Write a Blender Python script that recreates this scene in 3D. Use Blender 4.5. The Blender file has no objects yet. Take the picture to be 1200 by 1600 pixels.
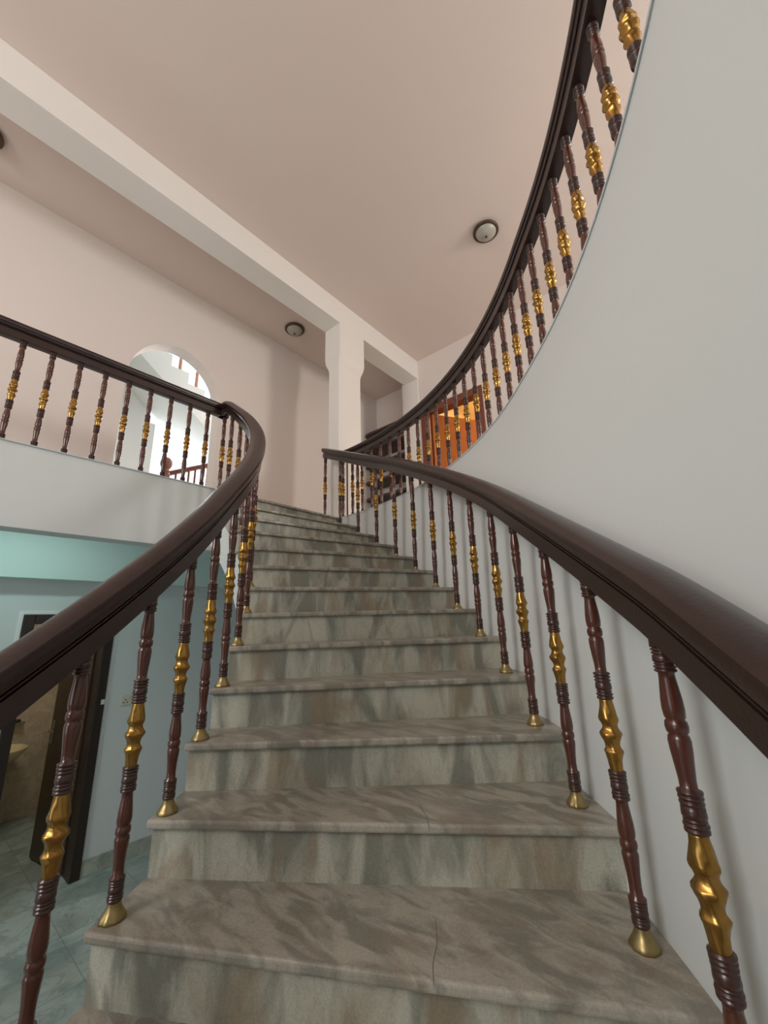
import bpy, bmesh, math, random
from mathutils import Vector, Matrix
random.seed(7)
sc = bpy.context.scene
COL = sc.collection

# ------------------------------------------------------------------ camera
RISE = 0.17
EYE = 2.133                       # lens height above the lower floor
cam_d = bpy.data.cameras.new('camera')
cam = bpy.data.objects.new('camera', cam_d); COL.objects.link(cam); sc.camera = cam
cam_d.sensor_fit = 'HORIZONTAL'; cam_d.sensor_width = 36.0; cam_d.lens = 631.12 / 1200 * 36.0
cam_d.clip_start = 0.02; cam_d.clip_end = 200
rt = Vector((0.650, -0.759, -0.028)); up = Vector((-0.184, -0.193, 0.964)); fw = Vector((0.737, 0.622, 0.265))
fw.normalize(); rt = (rt - fw * rt.dot(fw)).normalized(); up = rt.cross(fw)
m = Matrix((rt, up, -fw)).transposed().to_4x4(); m.translation = (0, 0, EYE)
cam.matrix_world = m

# ------------------------------------------------------------------ world, light, exposure
sc.view_settings.view_transform = 'Standard'
sc.view_settings.look = 'None'
sc.view_settings.gamma = 1.0
sc.view_settings.use_curve_mapping = False
sc.view_settings.exposure = -0.08
w = bpy.data.worlds.new('world'); sc.world = w; w.use_nodes = True
bg = w.node_tree.nodes['Background']; bg.inputs[0].default_value = (0.80, 0.92, 1.0, 1); bg.inputs[1].default_value = 1.6

def area(name, loc, target, sx, sy, power, color):
    d = bpy.data.lights.new(name, 'AREA'); d.shape = 'RECTANGLE'; d.size = sx; d.size_y = sy
    d.energy = power; d.color = color
    o = bpy.data.objects.new(name, d); COL.objects.link(o); o.location = loc
    o.rotation_euler = (Vector(target) - Vector(loc)).to_track_quat('-Z', 'Y').to_euler()
    return o
# added unseen fills, and daylight arriving through the room's windows (all the windows are outside the frame but the stairwell one)
area('daylight_upper_left', (-4.9, 1.7, 5.0), (0, 1.7, 5.15), 2.6, 1.9, 160, (1.0, 0.96, 0.92))
area('daylight_lower_left', (-4.9, 2.0, 1.7), (0, 2.0, 1.7), 2.4, 2.1, 9, (0.92, 0.98, 1.0))
area('daylight_back', (1.0, -4.4, 4.9), (1.0, 0, 4.6), 3.4, 2.0, 10, (1.0, 0.96, 0.93))
area('daylight_gallery', (4.55, -4.42, 5.0), (4.0, 3.5, 4.9), 0.9, 1.5, 130, (1.0, 0.98, 0.93))
area('fill_lower_hall', (-3.4, -4.4, 1.5), (-2.6, 4.0, 2.2), 1.8, 1.8, 18, (0.90, 1.0, 0.97))  # added unseen light, brightens the mint beam and the lower wall
area('fill_below_landing', (0.4, 4.15, 3.2), (0.4, 4.15, 0), 1.3, 0.12, 7.5, (0.72, 1.0, 0.92))  # added light with no fixture, lifts and greens the mint beam
area('daylight_stairwell', (3.3, 7.75, 5.2), (2.6, 6.0, 5.3), 1.6, 2.6, 90, (0.90, 0.96, 1.0))
area('fill_stairwell_side', (5.1, 6.0, 5.4), (2.0, 6.2, 5.2), 1.0, 2.4, 60, (1.0, 0.97, 0.92))  # added light, no window on this side; brightens the stairwell's left wall
area('door_room_light', (7.2, 1.9, 6.4), (7.2, 1.9, 4.0), 1.2, 1.2, 75, (1.0, 0.82, 0.55))
area('washroom_light', (1.0, 6.0, 2.55), (1.0, 6.0, 0.0), 0.5, 0.5, 8.0, (1.0, 0.90, 0.70))

# ------------------------------------------------------------------ materials
def mat(name, color, rough=0.6, metal=0.0, spec=0.5, coat=0.0, noise=None, bump=None):
    m = bpy.data.materials.new(name); m.use_nodes = True
    nt = m.node_tree; b = nt.nodes['Principled BSDF']
    b.inputs['Base Color'].default_value = (*color, 1); b.inputs['Roughness'].default_value = rough
    b.inputs['Metallic'].default_value = metal; b.inputs['Specular IOR Level'].default_value = spec
    b.inputs['Coat Weight'].default_value = coat; b.inputs['Coat Roughness'].default_value = 0.15
    tc = nt.nodes.new('ShaderNodeTexCoord')
    if noise:
        col2, scale, stretch = noise
        mp = nt.nodes.new('ShaderNodeMapping'); mp.inputs['Scale'].default_value = stretch
        n = nt.nodes.new('ShaderNodeTexNoise'); n.inputs['Scale'].default_value = scale; n.inputs['Detail'].default_value = 5
        mx = nt.nodes.new('ShaderNodeMix'); mx.data_type = 'RGBA'
        mx.inputs[6].default_value = (*color, 1); mx.inputs[7].default_value = (*col2, 1)
        nt.links.new(tc.outputs['Object'], mp.inputs[0]); nt.links.new(mp.outputs[0], n.inputs['Vector'])
        nt.links.new(n.outputs['Fac'], mx.inputs[0]); nt.links.new(mx.outputs[2], b.inputs['Base Color'])
    if bump:
        n2 = nt.nodes.new('ShaderNodeTexNoise'); n2.inputs['Scale'].default_value = bump[0]; n2.inputs['Detail'].default_value = 4
        bp = nt.nodes.new('ShaderNodeBump'); bp.inputs['Strength'].default_value = bump[1]; bp.inputs['Distance'].default_value = 0.01
        nt.links.new(tc.outputs['Object'], n2.inputs['Vector']); nt.links.new(n2.outputs['Fac'], bp.inputs['Height'])
        nt.links.new(bp.outputs[0], b.inputs['Normal'])
    return m

def marble(name, light, dark, stain, stretch, rough=0.3, vein=0.3, tile=None):
    m = bpy.data.materials.new(name); m.use_nodes = True
    nt = m.node_tree; b = nt.nodes['Principled BSDF']; L = nt.links.new
    tc = nt.nodes.new('ShaderNodeTexCoord')
    mp = nt.nodes.new('ShaderNodeMapping'); mp.inputs['Scale'].default_value = stretch
    L(tc.outputs['Object'], mp.inputs[0])
    def noise(scale, det, dist, lo, hi, vec=None):
        n = nt.nodes.new('ShaderNodeTexNoise'); n.inputs['Scale'].default_value = scale
        n.inputs['Detail'].default_value = det; n.inputs['Distortion'].default_value = dist
        L((vec or mp).outputs[0], n.inputs['Vector'])
        r = nt.nodes.new('ShaderNodeMapRange'); r.inputs[1].default_value = lo; r.inputs[2].default_value = hi
        L(n.outputs['Fac'], r.inputs[0]); return r
    def mix(fac, a, c, k=1.0):
        x = nt.nodes.new('ShaderNodeMix'); x.data_type = 'RGBA'
        mu = nt.nodes.new('ShaderNodeMath'); mu.operation = 'MULTIPLY'; mu.inputs[1].default_value = k
        L(fac.outputs[0], mu.inputs[0]); L(mu.outputs[0], x.inputs[0])
        if isinstance(a, tuple): x.inputs[6].default_value = (*a, 1)
        else: L(a.outputs[2], x.inputs[6])
        x.inputs[7].default_value = (*c, 1)
        return x
    c1 = mix(noise(2.6, 6, 0.8, 0.44, 0.60), light, dark, 0.9)
    mp2 = nt.nodes.new('ShaderNodeMapping'); mp2.inputs['Location'].default_value = (7.3, 2.1, 4.4); mp2.inputs['Scale'].default_value = stretch
    L(tc.outputs['Object'], mp2.inputs[0])
    c2 = mix(noise(1.7, 5, 1.2, 0.50, 0.66, mp2), c1, stain, 0.75)
    # thin wandering veins: absolute value of a centred noise
    n = nt.nodes.new('ShaderNodeTexNoise'); n.inputs['Scale'].default_value = 3.1; n.inputs['Detail'].default_value = 7; n.inputs['Distortion'].default_value = 1.6
    L(mp2.outputs[0], n.inputs['Vector'])
    s = nt.nodes.new('ShaderNodeMath'); s.operation = 'SUBTRACT'; s.inputs[1].default_value = 0.5; L(n.outputs['Fac'], s.inputs[0])
    a = nt.nodes.new('ShaderNodeMath'); a.operation = 'ABSOLUTE'; L(s.outputs[0], a.inputs[0])
    r = nt.nodes.new('ShaderNodeMapRange'); r.inputs[1].default_value = 0.0; r.inputs[2].default_value = 0.03
    r.inputs[3].default_value = 1.0; r.inputs[4].default_value = 0.0; L(a.outputs[0], r.inputs[0])
    c3 = mix(r, c2, tuple(v * 0.72 for v in dark), vein)
    out = c3
    if tile:
        br = nt.nodes.new('ShaderNodeTexBrick'); br.offset = 0.0; br.inputs['Scale'].default_value = 1.0
        br.inputs['Brick Width'].default_value = tile; br.inputs['Row Height'].default_value = tile
        br.inputs['Mortar Size'].default_value = 0.004; br.inputs['Mortar Smooth'].default_value = 0.0
        br.inputs['Color1'].default_value = (0, 0, 0, 1); br.inputs['Color2'].default_value = (0, 0, 0, 1); br.inputs['Mortar'].default_value = (1, 1, 1, 1)
        L(tc.outputs['Object'], br.inputs['Vector'])
        sep = nt.nodes.new('ShaderNodeSeparateColor'); L(br.outputs['Color'], sep.inputs[0])
        out = mix(sep, c3, tuple(v * 0.7 for v in dark), 0.6)
    g = nt.nodes.new('ShaderNodeTexNoise'); g.inputs['Scale'].default_value = 160; g.inputs['Detail'].default_value = 2
    L(tc.outputs['Object'], g.inputs['Vector'])
    gr = nt.nodes.new('ShaderNodeMapRange'); gr.inputs[1].default_value = 0.3; gr.inputs[2].default_value = 0.7; gr.inputs[3].default_value = 0.90; gr.inputs[4].default_value = 1.10
    L(g.outputs['Fac'], gr.inputs[0])
    gm = nt.nodes.new('ShaderNodeVectorMath'); gm.operation = 'SCALE'; L(out.outputs[2], gm.inputs[0]); L(gr.outputs[0], gm.inputs['Scale'])
    L(gm.outputs[0], b.inputs['Base Color'])
    n3 = nt.nodes.new('ShaderNodeTexNoise'); n3.inputs['Scale'].default_value = 90
    L(tc.outputs['Object'], n3.inputs['Vector'])
    bp = nt.nodes.new('ShaderNodeBump'); bp.inputs['Strength'].default_value = 0.08; bp.inputs['Distance'].default_value = 0.004
    L(n3.outputs['Fac'], bp.inputs['Height']); L(bp.outputs[0], b.inputs['Normal'])
    b.inputs['Roughness'].default_value = rough
    return m

M_CEIL = mat('pink_ceiling_paint', (0.78, 0.64, 0.58), 0.9, noise=((0.75, 0.64, 0.57), 0.9, (1, 1, 1)), bump=(60, 0.05))
M_UPWALL = mat('blush_wall_paint', (0.78, 0.68, 0.63), 0.85, noise=((0.80, 0.72, 0.67), 0.7, (1, 1, 1)), bump=(60, 0.05))
M_BEAM = mat('cream_beam_paint', (0.84, 0.79, 0.74), 0.85, bump=(60, 0.04))
M_WHITE = mat('white_wall_paint', (0.73, 0.765, 0.75), 0.8, noise=((0.70, 0.725, 0.705), 0.8, (1, 1, 1)), bump=(70, 0.05))
M_LOW = mat('pale_blue_wall_paint', (0.68, 0.72, 0.72), 0.85, bump=(60, 0.05))
M_MINT = mat('mint_beam_paint', (0.68, 0.81, 0.78), 0.85)
M_TRIM = mat('grey_edge_trim', (0.62, 0.66, 0.67), 0.6)
M_RAIL = mat('dark_stained_rail_wood', (0.022, 0.010, 0.008), 0.30, spec=0.4, coat=0.15, noise=((0.045, 0.020, 0.015), 14, (1, 1, 1)), bump=(120, 0.08))
M_SPIN = mat('mahogany_turned_wood', (0.105, 0.024, 0.010), 0.26, spec=0.5, coat=0.5, noise=((0.060, 0.016, 0.009), 22, (1, 1, 0.25)))
M_RING = mat('dark_ring_wood', (0.052, 0.016, 0.010), 0.32, coat=0.4)
M_GOLD = mat('gilded_metal', (0.50, 0.29, 0.08), 0.27, metal=0.95, noise=((0.26, 0.13, 0.03), 45, (1, 1, 1)))
M_BRASS = mat('aged_brass', (0.46, 0.35, 0.16), 0.38, metal=0.9, noise=((0.26, 0.20, 0.09), 50, (1, 1, 1)))
M_RISER = marble('grey_green_marble', (0.49, 0.485, 0.40), (0.21, 0.215, 0.175), (0.30, 0.23, 0.155), (3.2, 3.2, 1.0), 0.35, vein=0.14)
M_TREAD = marble('pinkish_grey_marble', (0.41, 0.38, 0.32), (0.22, 0.205, 0.17), (0.27, 0.225, 0.175), (6.5, 2.4, 1.5), 0.28, vein=0.14)
M_FLOOR = marble('grey_marble_floor_tiles', (0.40, 0.47, 0.45), (0.22, 0.28, 0.27), (0.30, 0.33, 0.29), (1.2, 1.2, 1.2), 0.3, 0.5, tile=0.6)
M_SKIRT = marble('green_grey_marble_skirting', (0.46, 0.50, 0.42), (0.27, 0.30, 0.25), (0.36, 0.34, 0.25), (1.5, 1.5, 1.5), 0.35)
M_TILE = marble('mottled_beige_wall_tiles', (0.62, 0.54, 0.42), (0.48, 0.40, 0.31), (0.55, 0.43, 0.32), (5, 5, 5), 0.3, 0.3)
M_ORANGE = mat('orange_varnished_door_wood', (0.50, 0.15, 0.025), 0.4, coat=0.2, noise=((0.40, 0.11, 0.02), 6, (6, 6, 0.4)))
M_FRAMEW = mat('reddish_door_frame_wood', (0.19, 0.050, 0.020), 0.4, coat=0.2)
M_DARKDOOR = mat('dark_brown_door_wood', (0.075, 0.040, 0.020), 0.4, coat=0.2, noise=((0.05, 0.026, 0.014), 6, (6, 6, 0.4)))
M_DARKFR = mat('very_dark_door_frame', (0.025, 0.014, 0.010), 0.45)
M_SHELF = mat('dark_brown_shelf_board', (0.070, 0.038, 0.028), 0.45, noise=((0.05, 0.026, 0.02), 8, (3, 1, 3)))
M_PLASTIC = mat('ivory_plastic', (0.66, 0.64, 0.52), 0.4)
M_BLACK = mat('black_slot', (0.02, 0.02, 0.02), 0.6)
M_CERAM = mat('cream_ceramic', (0.78, 0.68, 0.42), 0.15, coat=0.4)
M_STEEL = mat('dull_chrome', (0.35, 0.36, 0.33), 0.25, metal=0.95)
M_BRONZE = mat('dark_bronze_lamp_ring', (0.11, 0.07, 0.045), 0.4, metal=0.5, noise=((0.06, 0.04, 0.025), 30, (1, 1, 1)))
M_GLASSL = mat('frosted_lamp_glass', (0.46, 0.44, 0.38), 0.35, noise=((0.36, 0.34, 0.29), 12, (1, 1, 1)))
M_PEACH = mat('peach_room_wall', (0.92, 0.74, 0.48), 0.85)
M_STWALL = mat('stairwell_white_paint', (0.86, 0.88, 0.86), 0.8)
M_PINKWOOD = mat('pinkish_light_baluster_wood', (0.62, 0.30, 0.20), 0.5)
M_REDWOOD = mat('reddish_rail_wood', (0.24, 0.08, 0.05), 0.4)
M_UPVC = mat('white_window_frame', (0.85, 0.86, 0.86), 0.4)
M_CONCR = mat('grey_soffit_paint', (0.50, 0.52, 0.52), 0.9)
def glass():
    m = bpy.data.materials.new('window_glass'); m.use_nodes = True
    b = m.node_tree.nodes['Principled BSDF']
    b.inputs['Base Color'].default_value = (0.95, 0.98, 1, 1); b.inputs['Roughness'].default_value = 0.0
    b.inputs['Transmission Weight'].default_value = 1.0; b.inputs['IOR'].default_value = 1.02
    return m
M_GLASS = glass()

# ------------------------------------------------------------------ helpers
def link(name, bm, material, parent=None, smooth=False, bevel=0.0, segs=2):
    me = bpy.data.meshes.new(name)
    bmesh.ops.recalc_face_normals(bm, faces=bm.faces)
    bm.to_mesh(me); bm.free()
    mats = material if isinstance(material, (list, tuple)) else [material]
    for x in mats: me.materials.append(x)
    if smooth:
        for p in me.polygons: p.use_smooth = True
    o = bpy.data.objects.new(name, me); COL.objects.link(o)
    if parent: o.parent = parent
    if bevel:
        b = o.modifiers.new('bevel', 'BEVEL'); b.width = bevel; b.segments = segs; b.limit_method = 'ANGLE'; b.angle_limit = math.radians(40)
    return o
def struct(name, bm, material, **k):
    o = link(name, bm, material, **k)
    o['kind'] = 'structure'
    return o
def thing(name, label, cat, loc=(0, 0, 0), group=None, kind=None):
    o = bpy.data.objects.new(name, None); COL.objects.link(o); o.location = loc; o.empty_display_size = 0.1
    o['label'] = label; o['category'] = cat
    if group: o['group'] = group
    if kind: o['kind'] = kind
    return o
def tag(o, label, cat, group=None):
    o['label'] = label; o['category'] = cat
    if group: o['group'] = group
    return o
def box(bm, a, b):
    vs = [bm.verts.new((x, y, z)) for z in (a[2], b[2]) for y in (a[1], b[1]) for x in (a[0], b[0])]
    for f in ((0, 2, 3, 1), (4, 5, 7, 6), (0, 1, 5, 4), (2, 6, 7, 3), (0, 4, 6, 2), (1, 3, 7, 5)):
        bm.faces.new([vs[i] for i in f])
    return bm
def B(*pairs):
    bm = bmesh.new()
    for a, b in pairs: box(bm, a, b)
    return bm
def prism(bm, pts, z0, z1):
    lo = [bm.verts.new((p[0], p[1], z0)) for p in pts]; hi = [bm.verts.new((p[0], p[1], z1)) for p in pts]
    n = len(pts); bm.faces.new(lo[::-1]); bm.faces.new(hi)
    for i in range(n): bm.faces.new((lo[i], lo[(i + 1) % n], hi[(i + 1) % n], hi[i]))
    return bm
def extrude_y(bm, pts, y0, y1):       # polygon given in x,z
    a = [bm.verts.new((p[0], y0, p[1])) for p in pts]; b = [bm.verts.new((p[0], y1, p[1])) for p in pts]
    n = len(pts); bm.faces.new(a); bm.faces.new(b[::-1])
    for i in range(n): bm.faces.new((a[i], b[i], b[(i + 1) % n], a[(i + 1) % n]))
    return bm
def grid(bm, rows, cap=False, close=False):
    vs = [[bm.verts.new(p) for p in r] for r in rows]
    n = len(rows[0])
    for i in range(len(vs) - 1):
        for j in range(n if close else n - 1):
            k = (j + 1) % n
            bm.faces.new((vs[i][j], vs[i][k], vs[i + 1][k], vs[i + 1][j]))
    if cap:
        bm.faces.new(vs[0][::-1]); bm.faces.new(vs[-1])
    return vs
def lathe(bm, prof, segs=20, c=(0, 0, 0), mod=None, cap=True):
    rows = []
    for z, r in prof:
        row = []
        for j in range(segs):
            a = 2 * math.pi * j / segs
            rr = r * (mod(z, a) if mod else 1.0)
            row.append((c[0] + rr * math.cos(a), c[1] + rr * math.sin(a), c[2] + z))
        rows.append(row)
    grid(bm, rows, cap=cap, close=True)
    return bm
def dup(o, parent=None, loc=None):
    c = o.copy(); COL.objects.link(c); c.parent = parent
    if loc is not None: c.location = loc
    for ch in list(o.children): dup(ch, c)
    return c

# ------------------------------------------------------------------ stair geometry (circle about CU, CV)
CU, CV = -0.431, 3.535
A0 = 49.85
def ex(phi):
    return 0.0047 * ((phi * phi + 4) ** 0.5 - 2) if phi < 0 else 0.0
def ex2(phi):
    return min(.12, .00022 * (phi + 4) ** 2) if phi < -4 else 0.0
def P(R, phi, z, low=0.0):           # phi = degrees before/after the first point of the curve; 49.85 is the landing edge
    a = math.radians(phi - A0); r = R + ex(phi) + low * ex2(phi)
    return Vector((CU + r * math.cos(a), CV + r * math.sin(a), z))
def no(k): return A0 - 5.3 * (13 - k)    # nosing, wall end
def ni(k): return A0 - 5.5 * (13 - k)    # nosing, inner end
def zk(k): return (k + 7) * RISE
LZ = zk(13)                              # 3.40 landing
CEIL = 6.655
RI, RO = 2.165, 3.66
def Rw(z): return 3.66 + 0.10 * (z - 1.36) / 2.04   # the wall's face leans out a little
K0 = -5

# ------------------------------------------------------------------ setting
X0, X1, Y0, Y1 = -5.0, 5.258, -4.5, 4.96
struct('floor', B(((X0 - .2, Y0 - .2, -0.15), (8.2, 8.4, 0.0))), M_FLOOR)
struct('ceiling', B(((X0 - .2, Y0 - .2, CEIL), (5.9, Y1 + .2, CEIL + 0.15))), M_CEIL)
# back wall with the arched opening and the lower doorway
cx, hw, spring, rise = 1.815, 0.575, 5.063, 0.66
arch = [(cx + hw * math.cos(math.radians(t)), spring + rise * math.sin(math.radians(t))) for t in range(0, 181, 6)]
pts = [(X0, LZ - 0.15), (cx - hw, LZ - 0.15)] + arch[::-1] + [(cx + hw, LZ - 0.15), (5.9, LZ - 0.15), (5.9, CEIL), (X0, CEIL)]
struct('wall_back_upper', extrude_y(bmesh.new(), pts, Y1, Y1 + 0.20), M_UPWALL)
pts = [(X0, 0), (0.75, 0), (0.75, 2.30), (1.49, 2.30), (1.49, 0), (5.9, 0), (5.9, LZ - 0.15), (X0, LZ - 0.15)]
struct('wall_back_lower', extrude_y(bmesh.new(), pts, Y1, Y1 + 0.16), M_LOW)
struct('trim_1', B(((X0, 4.80, 2.615), (3.3, Y1, LZ - 0.15))), M_MINT)
# right wall: beam pier, upper doorway
dv0, dv1, dz = 2.40, 3.535, 5.665
def wallx(bm, x0, x1, spans):
    for (y0, y1, z0, z1) in spans: box(bm, (x0, y0, z0), (x1, y1, z1))
    return bm
struct('wall_right', wallx(bmesh.new(), X1, X1 + 0.14, [(Y0, dv0, 0, CEIL), (dv0, dv1, dz, CEIL), (dv0, dv1, 0, LZ), (dv1, 3.90, 0, CEIL)]), M_UPWALL)
struct('trim_2', B(((X1 - 0.02, 3.56, LZ), (X1 + 0.14, 3.905, 6.30))), M_BEAM)
struct('wall_alcove', B(((5.73, 3.7, LZ - .2), (5.9, Y1 + 0.1, CEIL)), ((X1 + 0.14, 3.80, LZ - .2), (5.73, 3.90, CEIL))), M_UPWALL)
# left wall with two big windows, back wall behind the viewer with one
def wall_hole(name, axis, c0, c1, a0, a1, holes, material):
    bm = bmesh.new()
    zs = sorted({0, CEIL, *[h[2] for h in holes], *[h[3] for h in holes]})
    for i in range(len(zs) - 1):
        zc = (zs[i] + zs[i + 1]) / 2
        cuts = sorted([(h[0], h[1]) for h in holes if h[2] < zc < h[3]])
        p = a0
        for s, e in cuts + [(a1, a1)]:
            if s > p:
                if axis == 'x': box(bm, (c0, p, zs[i]), (c1, s, zs[i + 1]))
                else: box(bm, (p, c0, zs[i]), (s, c1, zs[i + 1]))
            p = e
    return struct(name, bm, material)
wall_hole('wall_left', 'x', X0 - 0.2, X0, Y0, Y1, [(0.4, 3.0, 4.0, 6.0), (0.8, 3.2, 0.6, 2.8)], M_UPWALL)
wall_hole('wall_behind', 'y', Y0 - 0.2, Y0, X0, X1, [(-0.8, 2.8, 3.9, 6.0), (4.1, 5.0, 4.2, 5.8), (-4.3, -2.5, 0.6, 2.4)], M_UPWALL)
# landing slab, edge beam, gallery slab
struct('floor_landing', B(((X0, CV + 0.03, LZ - 0.15), (X1 + 0.45, Y1, LZ))), M_WHITE)
struct('trim_3', B(((X0, CV + 0.015, 2.812), (CU + 3.72, 3.72, LZ))), M_WHITE, bevel=0.004)
bm = bmesh.new()
ph = [A0 - i * 2.5 for i in range(46)]
arc = [P(3.77, p, 0) for p in ph]
pts = [(a.x, a.y) for a in arc] + [(arc[-1].x, Y0), (X1, Y0), (X1, CV + 0.03), (arc[0].x, CV + 0.03)]
# gallery slab as strips from the arc out to the wall so that it stays well formed
for i in range(len(arc) - 1):
    a, b = arc[i], arc[i + 1]
    if a.x > X1 or b.x > X1: continue
    def out(p):
        return (X1, p.y)
    q = [(a.x, a.y), (b.x, b.y), out(b), out(a)]
    prism(bm, q, LZ - 0.15, LZ - 0.001)
box(bm, (arc[-1].x, Y0, LZ - .15), (X1, arc[-1].y, LZ - 0.001))
bmesh.ops.remove_doubles(bm, verts=bm.verts, dist=1e-4)
struct('floor_gallery', bm, M_WHITE)
# the curved stair wall
rows = []
for i in range(95):
    p = A0 - i * 1.1
    rows.append([P(Rw(0), p, 0, 1), P(Rw(1.8), p, 1.8, 1), P(Rw(LZ), p, LZ), P(Rw(LZ) + 0.12, p, LZ), P(Rw(0) + 0.12, p, 0, 1)])
bm = bmesh.new(); grid(bm, rows, cap=True, close=True)
o = struct('wall_curved_stair', bm, M_WHITE)
for f in o.data.polygons: f.use_smooth = abs(f.normal.z) < .5
# thin edging along its top
rows = []
for i in range(95):
    p = A0 - i * 1.1; r = Rw(LZ)
    rows.append([P(r - 0.005, p, LZ - 0.006), P(r - 0.005, p, LZ + 0.003), P(r + 0.03, p, LZ + 0.003), P(r + 0.03, p, LZ - 0.006)])
bm = bmesh.new(); grid(bm, rows, cap=True, close=True)
struct('trim_4', bm, M_TRIM, smooth=False)
bm = B(((X0, CV + 0.003, LZ - 0.004), (1.735, CV + 0.035, LZ + 0.003)))
struct('trim_5', bm, M_TRIM)
# upper beam across the hall
struct('trim_6', B(((X0, 3.55, 6.296), (X1 + .01, 3.86, CEIL + .01))), M_BEAM, bevel=0.003)

# column under the beam
col = thing('column', 'square cream column with a wider flared head, under the ceiling beam at the top of the stairs', 'column', (3.59, 3.70, LZ), kind='structure')
bm = B(((-0.215, -0.105, 0.0), (0.215, 0.10, 2.26)))
link('shaft', bm, M_BEAM, col, bevel=0.006)
bm = bmesh.new()
def ring(x0, x1, y0, y1, z): return [(x0, y0, z), (x1, y0, z), (x1, y1, z), (x0, y1, z)]
grid(bm, [ring(-0.215, 0.215, -0.105, 0.10, 2.20), ring(-0.218, 0.218, -0.11, 0.11, 2.24), ring(-0.236, 0.248, -0.135, 0.145, 2.33), ring(-0.24, 0.255, -0.15, 0.158, 2.40), ring(-0.24, 0.255, -0.15, 0.158, 2.90)], cap=True, close=True)
link('capital', bm, M_BEAM, col)
bm = B(((-0.072, -0.118, 0.0), (-0.060, -0.104, 0.96)))  # rail shadow on the column face, modelled as a dark strip
link('shadow_strip', bm, M_DARKFR, col)['label'] = 'thin dark vertical strip standing for a rail shadow low on the column face'

# ------------------------------------------------------------------ the marble stair
stair = thing('marble_staircase', 'curved flight of grey veined marble steps rising between the two wooden railings', 'staircase', (CU + 2.9, 1.0, 0))
def par(v): return (v.x - stair.location.x, v.y - stair.location.y, v.z - stair.location.z)
# white underbody with smooth soffit
rows = []
N = 70; phA, phB = ni(K0), A0 + 0.5
for i in range(N + 1):
    t = i / N; p1 = phA + (phB - phA) * t; p2 = no(K0) + (A0 + .5 - no(K0)) * t
    zt = zk(13) - (A0 - p1) / 5.5 * RISE
    rows.append([par(P(RI + .006, p1, zt - 0.21)), par(P(RO + .03, p2, zt - 0.21)), par(P(RO + .03, p2, max(zt - 0.56, 0.001))), par(P(RI + .006, p1, max(zt - 0.56, 0.0)))])
bm = bmesh.new(); grid(bm, rows, cap=True, close=True)
link('soffit', bm, M_WHITE, stair)['label'] = 'smooth white underside of the stair'
def quad_strip(inner, outer, n=8):      # straight radial line between two ends, split
    return [inner.lerp(outer, i / n) for i in range(n + 1)]
for k in range(K0, 14):
    z = zk(k)
    # tread slab, sharing its back edge with the next riser
    n0 = P(RI, ni(k), z); n1 = P(Rw(z) + 0.01, no(k) - (.4 if k == 1 else 0), z, 1)
    if k < 13:
        b0 = P(RI, ni(k + 1) + 1.2, z); b1 = P(Rw(z) + 0.01, no(k + 1) + 0.8, z, 1)
        m0 = P(RI, (ni(k) + ni(k + 1) + 1.2) / 2, z); m1 = P(Rw(z) + 0.01, (no(k) + no(k + 1) + .8) / 2, z, 1)
    else:
        b0 = Vector((1.72, 3.80, z)); b1 = Vector((3.32, 3.80, z)); m0 = Vector((1.725, 3.66, z)); m1 = Vector((3.325, 3.66, z))
    th = 0.028
    if k == 13: n0 = P(RI, ni(k) - .45, z); n1 = P(Rw(z) + .01, no(k) - .3, z)
    pts = [n0, n1, m1, b1, b0, m0]
    bm = bmesh.new(); prism(bm, [(par(p)[0], par(p)[1]) for p in pts], z - th, z + (0.001 if k == 13 else 0))
    link('tread', bm, M_TREAD, stair, bevel=0.009, segs=3)
    # riser plus the block below it
    zb = z - RISE
    off = 0.62; offo = 0.38
    if k == 13: off = 0.12; offo = 0.07
    f0 = P(RI + .012, ni(k) + off, z); f1 = P(Rw(z) + .01, no(k) + offo, z, 1)
    g0 = P(RI + .012, ni(k) + off + (6.2 if k < 13 else .5), z); g1 = P(Rw(z) + .01, no(k) + offo + (5.8 if k < 13 else .5), z, 1)
    bm = bmesh.new(); prism(bm, [(par(p)[0], par(p)[1]) for p in (f0, f1, g1, g0)], zb - 0.03, z - th)
    link('riser', bm, M_RISER, stair)

# hairline cracks in two treads
def crack(pts, z):
    bm = bmesh.new(); wd = 0.0006
    L = [Vector(par(Vector((x, y, z + 0.0006)))) for x, y in pts]
    rows = []
    for i, p in enumerate(L):
        t = (L[min(i + 1, len(L) - 1)] - L[max(i - 1, 0)]).normalized(); n = Vector((-t.y, t.x, 0)) * wd
        rows.append([p - n, p + n, p + n - Vector((0, 0, .001)), p - n - Vector((0, 0, .001))])
    grid(bm, rows, cap=True, close=True)
    link('hairline_crack', bm, M_BLACKCRACK, stair)
M_BLACKCRACK = mat('dirt_in_crack', (0.13, 0.11, 0.09), 0.9)
crack([(1.087, 0.778), (1.024, 0.732), (0.964, 0.705), (0.919, 0.672)], zk(1))
crack([(1.28, 0.961), (1.22, 0.885), (1.148, 0.83)], zk(2))
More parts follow.
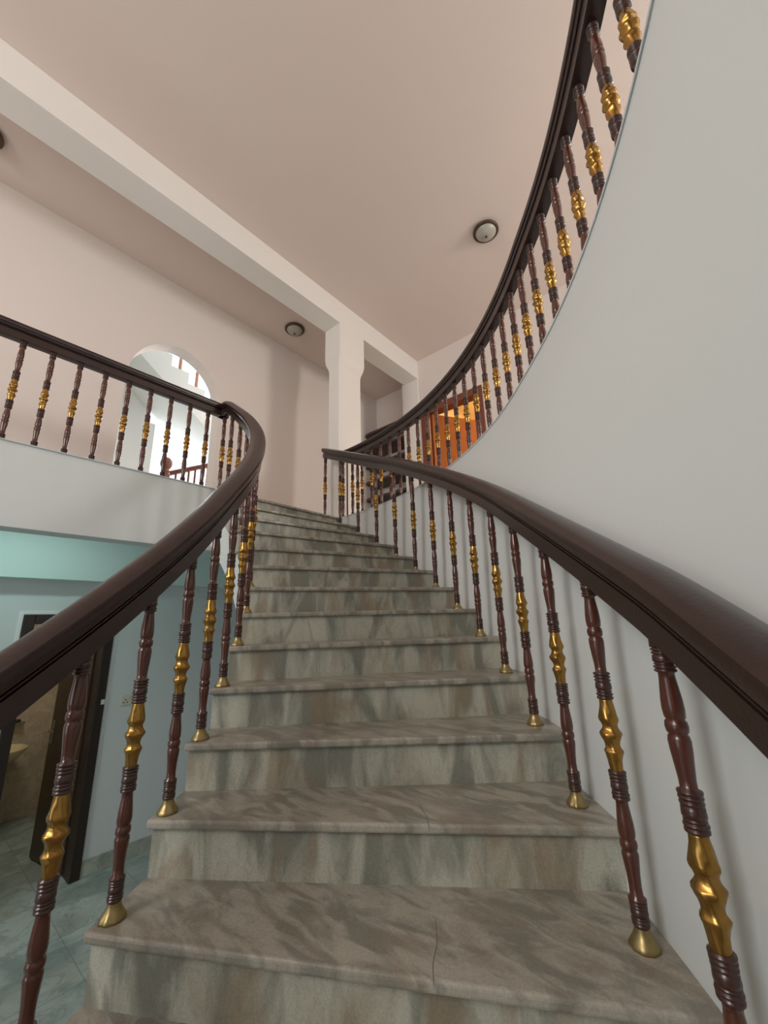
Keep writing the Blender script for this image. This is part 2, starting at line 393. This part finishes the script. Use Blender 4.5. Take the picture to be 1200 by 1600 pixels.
# ------------------------------------------------------------------ baluster
def smoothprof(keys):
    return keys
def ringgroup(z0, z1, r):
    h = z1 - z0; out = []
    # rings, fat bead, rings
    for a, b, rr in ((0, .10, 1.0), (.10, .14, .86), (.14, .22, 1.02), (.22, .27, .84), (.27, .31, .95), (.31, .36, .86), (.36, .50, 1.0), (.50, .62, .97), (.62, .66, .84), (.66, .74, 1.0), (.74, .79, .85), (.79, .87, 1.02), (.87, .91, .86), (.91, 1.0, 1.04)):
        out += [(z0 + h * (a + .15 * (b - a)), r * rr), (z0 + h * (b - .15 * (b - a)), r * rr)]
    return out
low = [(0.040, .0165)] + ringgroup(0.045, 0.100, .0200) + \
      [(.104, .0150), (.125, .0145), (.150, .0158), (.175, .0185), (.190, .0198), (.197, .0185), (.200, .0160), (.204, .0195), (.212, .0206), (.220, .0195), (.224, .0160), (.228, .0185),
       (.240, .0200), (.258, .0192), (.280, .0168), (.297, .0148), (.309, .0146)] + ringgroup(0.311, 0.377, .0208) + [(0.379, .015)]
high = [(0.551, .015)] + ringgroup(0.553, 0.622, .0208) + \
      [(.624, .0146), (.640, .0148), (.662, .0168), (.688, .0192), (.706, .0200), (.714, .0185), (.718, .0158), (.722, .0192), (.731, .0206), (.740, .0192), (.744, .0158), (.748, .0185),
       (.762, .0198), (.782, .0190), (.802, .0168), (.820, .0148), (.830, .0145)] + ringgroup(0.832, 0.884, .0200) + [(0.925, .018)]
gold = [(.376, .0158), (.384, .0162), (.400, .0176), (.412, .0200), (.420, .0228), (.425, .0236), (.429, .0212), (.434, .0182), (.441, .0178), (.449, .0200), (.457, .0245), (.463, .0272), (.468, .0272),
        (.473, .0235), (.480, .0196), (.487, .0184), (.493, .0200), (.499, .0236), (.505, .0246), (.510, .0232), (.520, .0208), (.532, .0186), (.544, .0168), (.554, .0160)]
foot = [(0.0, .0330), (.004, .0338), (.009, .0325), (.016, .0278), (.024, .0225), (.032, .0190), (.040, .0176), (.046, .0172)]
def twist(z, a):
    amp = 0.05 * min(1, max(0, (z - .378) / .03)) * min(1, max(0, (.553 - z) / .03))
    return 1 + amp * math.cos(5 * (a + z * 22))
def claw(z, a): return 1 + (0.07 * max(0, 1 - z / .04)) * math.cos(9 * a) * (0.6 + 0.4 * math.cos(a))
def dense(prof, n):
    out = []
    for (z0, r0), (z1, r1) in zip(prof, prof[1:]):
        out += [(z0 + (z1 - z0) * i / n, r0 + (r1 - r0) * i / n) for i in range(n)]
    return out + [prof[-1]]
def make_mesh(name, prof, material, segs, mod=None):
    bm = lathe(bmesh.new(), prof, segs, mod=mod)
    o = link(name, bm, material, smooth=True); me = o.data; bpy.data.objects.remove(o)
    return me
def matidx(me, ranges):
    me.materials.append(M_RING)
    for p in me.polygons:
        z = p.center.z
        if any(a <= z <= b for a, b in ranges): p.material_index = 1
me_body = make_mesh('turned_spindle', low + high, M_SPIN, 18)
matidx(me_body, [(.044, .101), (.310, .380), (.550, .623), (.831, .91)])
me_gold = make_mesh('gilded_sleeve', dense(gold, 2), M_GOLD, 36, twist)
me_foot = make_mesh('brass_foot', dense(foot, 2), M_BRASS, 36, claw)
def baluster(parent, p, full=True, rot=None, label=None):
    """spindle standing at p (world), child of parent"""
    loc = Vector(p) - parent.location
    s = 1.0 if full else 0.79 / 0.845
    b = bpy.data.objects.new('baluster', me_body); COL.objects.link(b); b.parent = parent
    if full:
        b.location = loc
    else:
        b.location = loc - Vector((0, 0, 0.045 * s)); b.scale = (1, 1, s)
    b.rotation_euler = (0, 0, random.uniform(0, 6.28) if rot is None else rot)
    g = bpy.data.objects.new('gilded_sleeve', me_gold); COL.objects.link(g); g.parent = b
    if full:
        f = bpy.data.objects.new('brass_foot', me_foot); COL.objects.link(f); f.parent = b
    return b

# ------------------------------------------------------------------ handrails
def rail_profile(h, w=1.0):
    half = [(0.0, .031), (.004, .033), (.38, .034), (.388, .020), (.420, .020), (.426, .034), (.452, .034), (.458, .020), (.492, .020), (.498, .037), (.56, .043), (.60, .044), (.606, .050), (.64, .053),
            (.78, .0545), (.86, .052), (.925, .037), (.972, .019), (1.0, 0.0)]
    right = [(x * w, z * h) for z, x in half]
    return right + [(-x, z) for x, z in right[:-1][::-1]]
def sweep(name, path, h, material, parent, w=1.0, hs=None):
    bm = bmesh.new(); rows = []
    n = len(path)
    for i, p in enumerate(path):
        a = path[max(0, i - 1)]; b = path[min(n - 1, i + 1)]
        t = Vector((b.x - a.x, b.y - a.y, 0)).normalized(); s = Vector((t.y, -t.x, 0))
        hh = hs[i] if hs else h
        rows.append([p + s * x + Vector((0, 0, z)) - parent.location for x, z in rail_profile(hh, w)])
    grid(bm, rows, cap=True, close=True)
    o = link(name, bm, material, parent)
    for f in o.data.polygons: f.use_smooth = True
    try: o.data.set_sharp_from_angle(angle=math.radians(35))
    except Exception: pass
    return o
def smin(a, b, k=0.02):
    h = max(0, min(1, .5 + .5 * (b - a) / k)); return b * (1 - h) + a * h - k * h * (1 - h)
RB_L = LZ + 0.785           # underside of the level rails
# wall-side stair rail
def ro_(p): return 3.595 + (.06 * ((p - 44) / 8) ** 2 if p > 44 else 0)
rail_o = thing('outer_stair_railing', 'dark wood stair railing on the right side of the steps, below the white curved wall', 'railing', P(3.595, 0, zk(3)))
def bo(k): return A0 + 2.3 - 5.3 * (13 - k)
path = []; hs = []
pz = bo(-3)
while pz < bo(13) + 1.0:
    zl = zk(13) + 0.875 - (bo(13) - pz) / 5.3 * RISE + 0.035 * min(1, max(0, (-2 - pz) / 15)) ** 2
    path.append(P(ro_(pz), pz, zl - 0.075 * max(0, (pz - 28) / 24), 1)); hs.append(0.165 - 0.015 * min(1, max(0, (-2 - pz) / 14)) - 0.02 * min(1, max(0, (pz - 30) / 20))); pz += 1.0
sweep('handrail', path, 0.17, M_RAIL, rail_o, hs=hs)
for k in range(-2, 14):
    b = baluster(rail_o, P(ro_(bo(k)), bo(k), zk(k), 1), full=(k < 13))
# inner stair rail
rail_i = thing('inner_stair_railing', 'dark wood stair railing sweeping up the left side of the steps above the open hall', 'railing', P(2.205, 0, zk(3)))
def bi(k): return A0 + 1.5 - 5.5 * (13 - k)
path = []; hs = []
pz = bi(-3)
while pz < A0 + 1.01:
    zl = zk(13) + 0.885 - (bi(13) - pz) / 5.5 * RISE
    path.append(P(2.205, pz, smin(zl, RB_L, .03))); hs.append(0.17 if pz < 36 else 0.17 - 0.035 * min(1, (pz - 36) / 12)); pz += 1.0
path.append(Vector((CU + 2.205, 3.64, RB_L))); hs.append(0.135)
sweep('handrail', path, 0.17, M_RAIL, rail_i, hs=hs)
for k in range(-2, 13):
    baluster(rail_i, P(2.205, bi(k), zk(k)), full=True)
# landing balustrade
rail_b = thing('landing_balustrade', 'straight dark wood balustrade with gilded balusters along the white landing edge at left', 'railing', (-1.0, 3.60, LZ))
sweep('handrail', [Vector((X0 + .01, 3.60, RB_L)), Vector((-2, 3.60, RB_L)), Vector((CU + 2.205 + .05, 3.60, RB_L))], 0.135, M_RAIL, rail_b)
for n in range(-6, 10):
    baluster(rail_b, (0.237 + n * 0.1737, 3.60, LZ), full=False)
# gallery balustrade
rail_g = thing('gallery_balustrade', 'long curved dark wood balustrade with gilded balusters on top of the white stair wall', 'railing', P(3.85, 10, LZ))
path = [P(3.85, -42 + i * 1.0, RB_L) for i in range(0, 94)]
sweep('handrail', path, 0.135, M_RAIL, rail_g)
for n in range(-9, 26):
    baluster(rail_g, P(3.85, -14.8 + 2.6 * n, LZ), full=False)

# ------------------------------------------------------------------ ceiling lights
def ceiling_light(x, y, label):
    t = thing('ceiling_light', label, 'ceiling light', (x, y, CEIL), group='round flush ceiling lights')
    bm = lathe(bmesh.new(), [(0.0, .120), (-.008, .135), (-.020, .148), (-.032, .150), (-.040, .143), (-.046, .128), (-.040, .118)], 40)
    link('bronze_ring', bm, M_BRONZE, t, smooth=True)
    bm = lathe(bmesh.new(), [(-.036, .122), (-.052, .116), (-.070, .100), (-.086, .075), (-.096, .045), (-.100, .014), (-.100, .002)], 40)
    link('glass_bowl', bm, M_GLASSL, t, smooth=True)
    bm = lathe(bmesh.new(), [(-.096, .012), (-.104, .015), (-.110, .010), (-.117, .012), (-.124, .004)], 16)
    link('finial', bm, M_BRONZE, t, smooth=True)
    return t
ceiling_light(3.75, 1.44, 'round bronze ceiling light beside the curved gallery rail, over the stairwell')
ceiling_light(3.245, 4.47, 'round bronze ceiling light left of the column, behind the beam')
ceiling_light(-0.31, 4.47, 'round bronze ceiling light cut off by the left edge of the photo')

# ------------------------------------------------------------------ upper doorway at right
d1 = thing('door_1', 'open orange wooden door in a reddish frame behind the gallery balusters', 'door', (X1, 2.95, LZ), kind='structure')
fr = B(((-0.02, 0.415, 0), (0.15, 0.585, 2.265)), ((-0.02, -0.575, 0), (0.15, -0.42, 2.265)), ((-0.02, -0.42, 2.145), (0.15, 0.415, 2.265)))
link('door_frame', fr, M_FRAMEW, d1, bevel=0.006)
# leaf swung into the room from the left jamb
bm = B(((0, -0.022, 0.01), (0.92, 0.022, 2.14)), ((0.12, -0.028, 0.25), (0.42, 0.028, 0.95)), ((0.50, -0.028, 0.25), (0.80, 0.028, 0.95)), ((0.12, -0.028, 1.10), (0.42, 0.028, 1.95)), ((0.50, -0.028, 1.10), (0.80, 0.028, 1.95)))
bm = B(((0, -0.022, 0.01), (0.92, 0.022, 2.14)))
lf = link('door_leaf', bm, M_ORANGE, d1, bevel=0.004)
lf.location = (0.05, 0.405, 0); lf.rotation_euler = (0, 0, math.atan2(2.894 - 3.386, 6.036 - 5.258))
bm = bmesh.new()
box(bm, (0.82, -0.045, 1.02), (0.86, 0.045, 1.20)); box(bm, (0.74, -0.07, 1.08), (0.86, -0.05, 1.10)); box(bm, (0.74, 0.05, 1.08), (0.86, 0.07, 1.10))
link('door_handle', bm, M_STEEL, lf, bevel=0.004)
# the warm room behind
bm = bmesh.new()
box(bm, (X1 + .15, 5.0, LZ - .1), (8.2, 5.15, 6.4)); box(bm, (8.05, 0.6, LZ - .1), (8.2, 5.0, 6.4)); box(bm, (X1 + .15, 0.45, LZ - .1), (8.2, 0.6, 6.4))
bm2 = bmesh.new()
box(bm2, (8.05, 0.6, LZ - .1), (8.2, 3.8, 6.45)); box(bm2, (X1 + .14, 0.45, LZ - .1), (8.2, 0.6, 6.45)); box(bm2, (5.9, 3.70, LZ - .1), (8.2, 3.85, 6.45))
bm.free()
struct('wall_far_room', bm2, M_PEACH)
struct('floor_far_room', B(((X1 + .14, 0.45, LZ - .15), (8.2, 3.85, LZ - .001))), M_TREAD)
struct('ceiling_far_room', B(((X1 + .14, 0.45, 6.45), (8.2, 3.85, 6.55))), M_PEACH)

# ------------------------------------------------------------------ alcove shelves
sh = thing('shelf_unit', 'tall open shelf unit of dark brown boards in the alcove behind the column', 'shelves', (5.3, 4.45, LZ))
for z in (0.06, 0.35, 0.65, 0.98, 1.31, 1.64, 1.97, 2.30):
    pts = [(0.0, -0.56)] + [(0.42, -0.56), (0.42, 0.50)] + [(0.10, 0.50), (0.04, 0.48), (0.01, 0.44), (0.0, 0.38)]
    bm = prism(bmesh.new(), pts, z - 0.045, z)
    link('shelf_board', bm, M_SHELF, sh, bevel=0.003)
link('side_panel', B(((0.01, -0.585, 0), (0.42, -0.56, 2.30))), M_SHELF, sh)

# ------------------------------------------------------------------ lower doorway and washroom
d2 = thing('door_2', 'dark brown door standing open into a tiled washroom on the lower floor at left', 'door', (1.12, Y1, 0), kind='structure')
link('door_frame', B(((0.285, -0.03, 0), (0.37, 0.17, 2.30)), ((-0.37, -0.03, 0), (-0.285, 0.17, 2.30)), ((-0.285, -0.03, 2.215), (0.285, 0.17, 2.30))), M_DARKFR, d2, bevel=0.008)
link('plaster_margin', B(((0.37, -0.006, 0), (0.405, 0.0, 2.33)), ((-0.405, -0.006, 0), (-0.37, 0, 2.33)), ((-0.37, -0.006, 2.30), (0.37, 0, 2.33))), M_UPVC, d2, bevel=0.002)['label'] = 'thin white plaster margin round the frame'
bm = B(((-0.655, -0.02, 0.012), (0, 0.02, 2.20)))
lf = link('door_leaf', bm, M_DARKDOOR, d2, bevel=0.004)
lf.location = (0.29, 0.17, 0); lf.rotation_euler = (0, 0, math.radians(-80))
bm = bmesh.new()
box(bm, (-0.615, -0.028, 1.02), (-0.580, 0.028, 1.24)); box(bm, (-0.61, 0.045, 1.135), (-0.50, 0.060, 1.155)); box(bm, (-0.61, -0.060, 1.135), (-0.50, -0.045, 1.155))
box(bm, (-0.606, -0.06, 1.137), (-0.590, 0.06, 1.153))
link('door_handle', bm, M_STEEL, lf, bevel=0.004)
link('strike_plate', B(((0.335, -0.036, 1.44), (0.368, -0.03, 1.485))), M_PLASTIC, d2, bevel=0.002)['label'] = 'small pale catch plate on the dark jamb'
bm = bmesh.new()
box(bm, (-0.6, 7.05, 0), (1.70, 7.2, 2.75)); box(bm, (1.55, Y1 + .16, 0), (1.70, 7.05, 2.75)); box(bm, (-0.75, Y1 + .16, 0), (-0.6, 7.2, 2.75))
struct('wall_washroom', bm, M_TILE)
struct('ceiling_washroom', B(((-0.75, Y1 + .16, 2.75), (1.70, 7.2, 2.85))), M_WHITE)
struct('baseboard_right', B(((1.49, Y1 - 0.015, 0), (3.25, Y1, 0.135))), M_SKIRT, bevel=0.003)
struct('baseboard_left', B(((X0, Y1 - 0.015, 0), (0.75, Y1, 0.135))), M_SKIRT, bevel=0.003)
# basin on the washroom wall
ba = thing('wash_basin', 'cream oval wash basin seen through the open lower door', 'basin', (1.0, 6.79, 0.85))
bm = bmesh.new(); rows = []
for s, z in ((1.0, 0.0), (1.02, -.015), (.97, -.05), (.82, -.10), (.60, -.15), (.38, -.18), (.15, -.185)):
    rows.append([(0.30 * s * math.cos(t), 0.25 * s * math.sin(t), z) for t in [2 * math.pi * i / 32 for i in range(32)]])
for s, z in ((.15, -.15), (.45, -.14), (.72, -.09), (.86, -.03), (.92, 0.0)):
    rows.insert(0, [(0.30 * s * math.cos(t), 0.25 * s * math.sin(t), z) for t in [2 * math.pi * i / 32 for i in range(32)]]) if False else None
inner = [[(0.30 * s * math.cos(t), 0.25 * s * math.sin(t), z) for t in [2 * math.pi * i / 32 for i in range(32)]] for s, z in ((.15, -.15), (.45, -.14), (.72, -.09), (.86, -.03), (.92, 0.0))]
grid(bm, inner + rows, cap=True, close=True)
link('bowl', bm, M_CERAM, ba, smooth=True)
link('pedestal', lathe(bmesh.new(), [(-0.85, .11), (-0.83, .11), (-0.78, .085), (-.4, .075), (-0.17, .10)], 24), M_CERAM, ba, smooth=True)
so = thing('soap_dish', 'small metal soap dish on the washroom wall above the basin', 'soap dish', (1.20, 7.05, 1.07))
link('tray', B(((-0.07, -0.10, 0), (0.07, 0, 0.015))), M_STEEL, so, bevel=0.005)
link('holder', B(((-0.04, -0.08, 0.015), (0.03, -0.02, 0.045))), M_DARKFR, so, bevel=0.008)
# socket on the lower wall
sk = thing('wall_socket', 'square ivory wall socket on the pale blue wall right of the lower door', 'socket', (1.690, Y1, 1.446))
link('face_plate', B(((-0.052, -0.010, -0.052), (0.052, 0, 0.052))), M_PLASTIC, sk, bevel=0.004)
link('switch', B(((0.016, -0.016, 0.008), (0.034, -0.010, 0.036))), M_PLASTIC, sk, bevel=0.002)
bm = bmesh.new()
for x, z, s in ((-.012, -.002, .005), (-.026, -.022, .0055), (.002, -.022, .0055)):
    lathe(bm, [(0, s), (0.002, s)], 10)
bm.free(); bm = bmesh.new()
for x, z, s in ((-.008, .002, .0055), (-.024, -.022, .0055), (.008, -.022, .0055)):
    box(bm, (x - s, -0.0108, z - s), (x + s, -0.0095, z + s))
link('pin_holes', bm, M_BLACK, sk)

# ------------------------------------------------------------------ second stairwell beyond the arch
V1, V2 = 6.20, 7.15
st2 = thing('stairwell_staircase', 'white stair with saw-tooth side seen through the arch', 'staircase', (2.4, 6.6, LZ + 2))
top = []
run, rs, u0, z0 = 0.287, 0.197, 2.137, 6.431
u = u0; z = z0
pts = [(u0 - 4 * run, z0 + 3 * rs)]
for i in range(-4, 6):
    a = u0 + i * run; zz = z0 - (i + 1) * rs
    pts += [(a, z0 - i * rs - 0 * rs), (a, zz)] if i > -4 else [(a, zz)]
pts = [(u0 - 4 * run, z0 + 4 * rs)]
for i in range(-4, 5):
    zt = z0 - i * rs                     # tread ending at u0 + i*run
    pts += [(u0 + i * run, zt), (u0 + i * run, zt - rs)]
pts += [(u0 + 5 * run, z0 - 5 * rs)]
sl = rs / run
lowz = lambda uu: 6.233 - 0.763 * (uu - 1.652)
pts += [(u0 + 5 * run, lowz(u0 + 5 * run)), (1.30, lowz(1.30)), (0.99, lowz(1.30))]
pts = pts[1:] if False else pts
bm = extrude_y(bmesh.new(), [(p[0] - 2.4, p[1] - LZ - 2) for p in pts], V1 - 6.6, V2 - 6.6)
link('stair_body', bm, M_STWALL, st2)
me_pb = None
bprof = [(0, .030), (.20, .030), (.22, .022), (.24, .030), (.28, .030), (.33, .020), (.45, .016), (.60, .022), (.66, .016), (.70, .026), (.86, .026)]
for i in (-2, -1, 0, 1, 2, 3):
    b = link('baluster', lathe(bmesh.new(), [(z, r * .85) for z, r in bprof], 12), M_PINKWOOD, st2, smooth=True)
    b.location = (u0 + (i + 0.53) * run - 2.4, V1 + 0.05 - 6.6, z0 - (i + 1) * rs - LZ - 2)
hr = [Vector((u0 + (t) * run, V1 + .05, z0 - (t + .5) * rs + .87)) for t in (-3, -1, 1, 4)]
sweep('handrail', hr, 0.09, M_REDWOOD, st2, w=.8)
# lower balustrade with newel on the stairwell landing
st3 = thing('stairwell_railing', 'reddish wood railing with a ball-topped newel post beyond the arch', 'railing', (2.33, 6.2, LZ))
link('newel_post', lathe(bmesh.new(), [(0, .065), (.95, .065), (1.0, .065), (1.02, .05), (1.04, .05), (1.06, .065), (1.08, .05), (1.09, .045), (1.11, .06), (1.15, .08), (1.19, .085), (1.23, .078), (1.27, .05), (1.29, 0.01)], 24), M_REDWOOD, st3, smooth=True)
st3.children[0].location = (-.07, .05, 0)
ra = Vector((2.32, 6.25, LZ + 1.00)); rb = Vector((3.25, 5.95, LZ + 1.42))
sweep('handrail', [ra, ra.lerp(rb, .5), rb], 0.08, M_REDWOOD, st3, w=.8)
for i in range(1, 11):
    p = ra.lerp(rb, i / 11)
    h = p.z - LZ + .01
    b = link('baluster', lathe(bmesh.new(), [(0, .016), (h * .3, .018), (h * .5, .012), (h * .75, .017), (h, .014)], 10), M_REDWOOD, st3, smooth=True)
    b.location = (p.x - 2.33, p.y - 6.2, 0)
# stairwell shell: window wall at the back with big glazed opening, closed left part
struct('floor_stairwell', B(((0.2, Y1 + .2, LZ - 0.15), (5.2, 8.2, LZ))), M_TREAD)
struct('ceiling_stairwell', B(((0.2, Y1 + .2, 8.3), (5.2, 8.2, 8.4))), M_STWALL)
bm = bmesh.new()
box(bm, (0.2, V2, LZ), (2.33, V2 + .15, 5.60)); box(bm, (0.2, V2 , 5.60), (2.18, V2 + .15, 8.3))
box(bm, (2.33, 8.05, 3.0), (2.5, 8.2, 8.3)); box(bm, (4.9, 8.05, 3.0), (5.2, 8.2, 8.3)); box(bm, (2.5, 8.05, 8.0), (4.9, 8.2, 8.3)); box(bm, (2.5, 8.05, 3.0), (4.9, 8.2, 3.7)); box(bm, (2.18, V2 + .15, LZ), (2.33, 8.2, 8.3))
struct('wall_stairwell_window_side', bm, M_STWALL)
struct('wall_stairwell_left', B(((0.05, Y1 + .2, LZ), (0.2, V2 + .15, 8.3))), M_STWALL)
struct('wall_stairwell_right', B(((5.2, Y1 + .2, LZ), (5.35, 8.2, 8.3))), M_STWALL)
struct('wall_stairwell_front', B(((0.2, Y1, CEIL + .15), (5.2, Y1 + .2, 8.4))), M_STWALL)
wn = thing('window_1', 'bright stairwell window seen through the arch', 'window', (3.7, 8.1, 5.8), kind='structure')
link('window_frame', B(((-1.2, -.04, -2.1), (-1.14, .04, 2.2)), ((1.14, -.04, -2.1), (1.2, .04, 2.2)), ((-.03, -.04, -2.1), (.03, .04, 2.2)), ((-1.14, -.04, -2.1), (1.14, .04, -2.04)), ((-1.14, -.04, 2.14), (1.14, .04, 2.2)), ((-1.14, -.03, -.4), (1.14, .03, -.34))), M_UPVC, wn)
link('window_pane', B(((-1.14, -.004, -2.04), (1.14, .004, 2.14))), M_GLASS, wn)
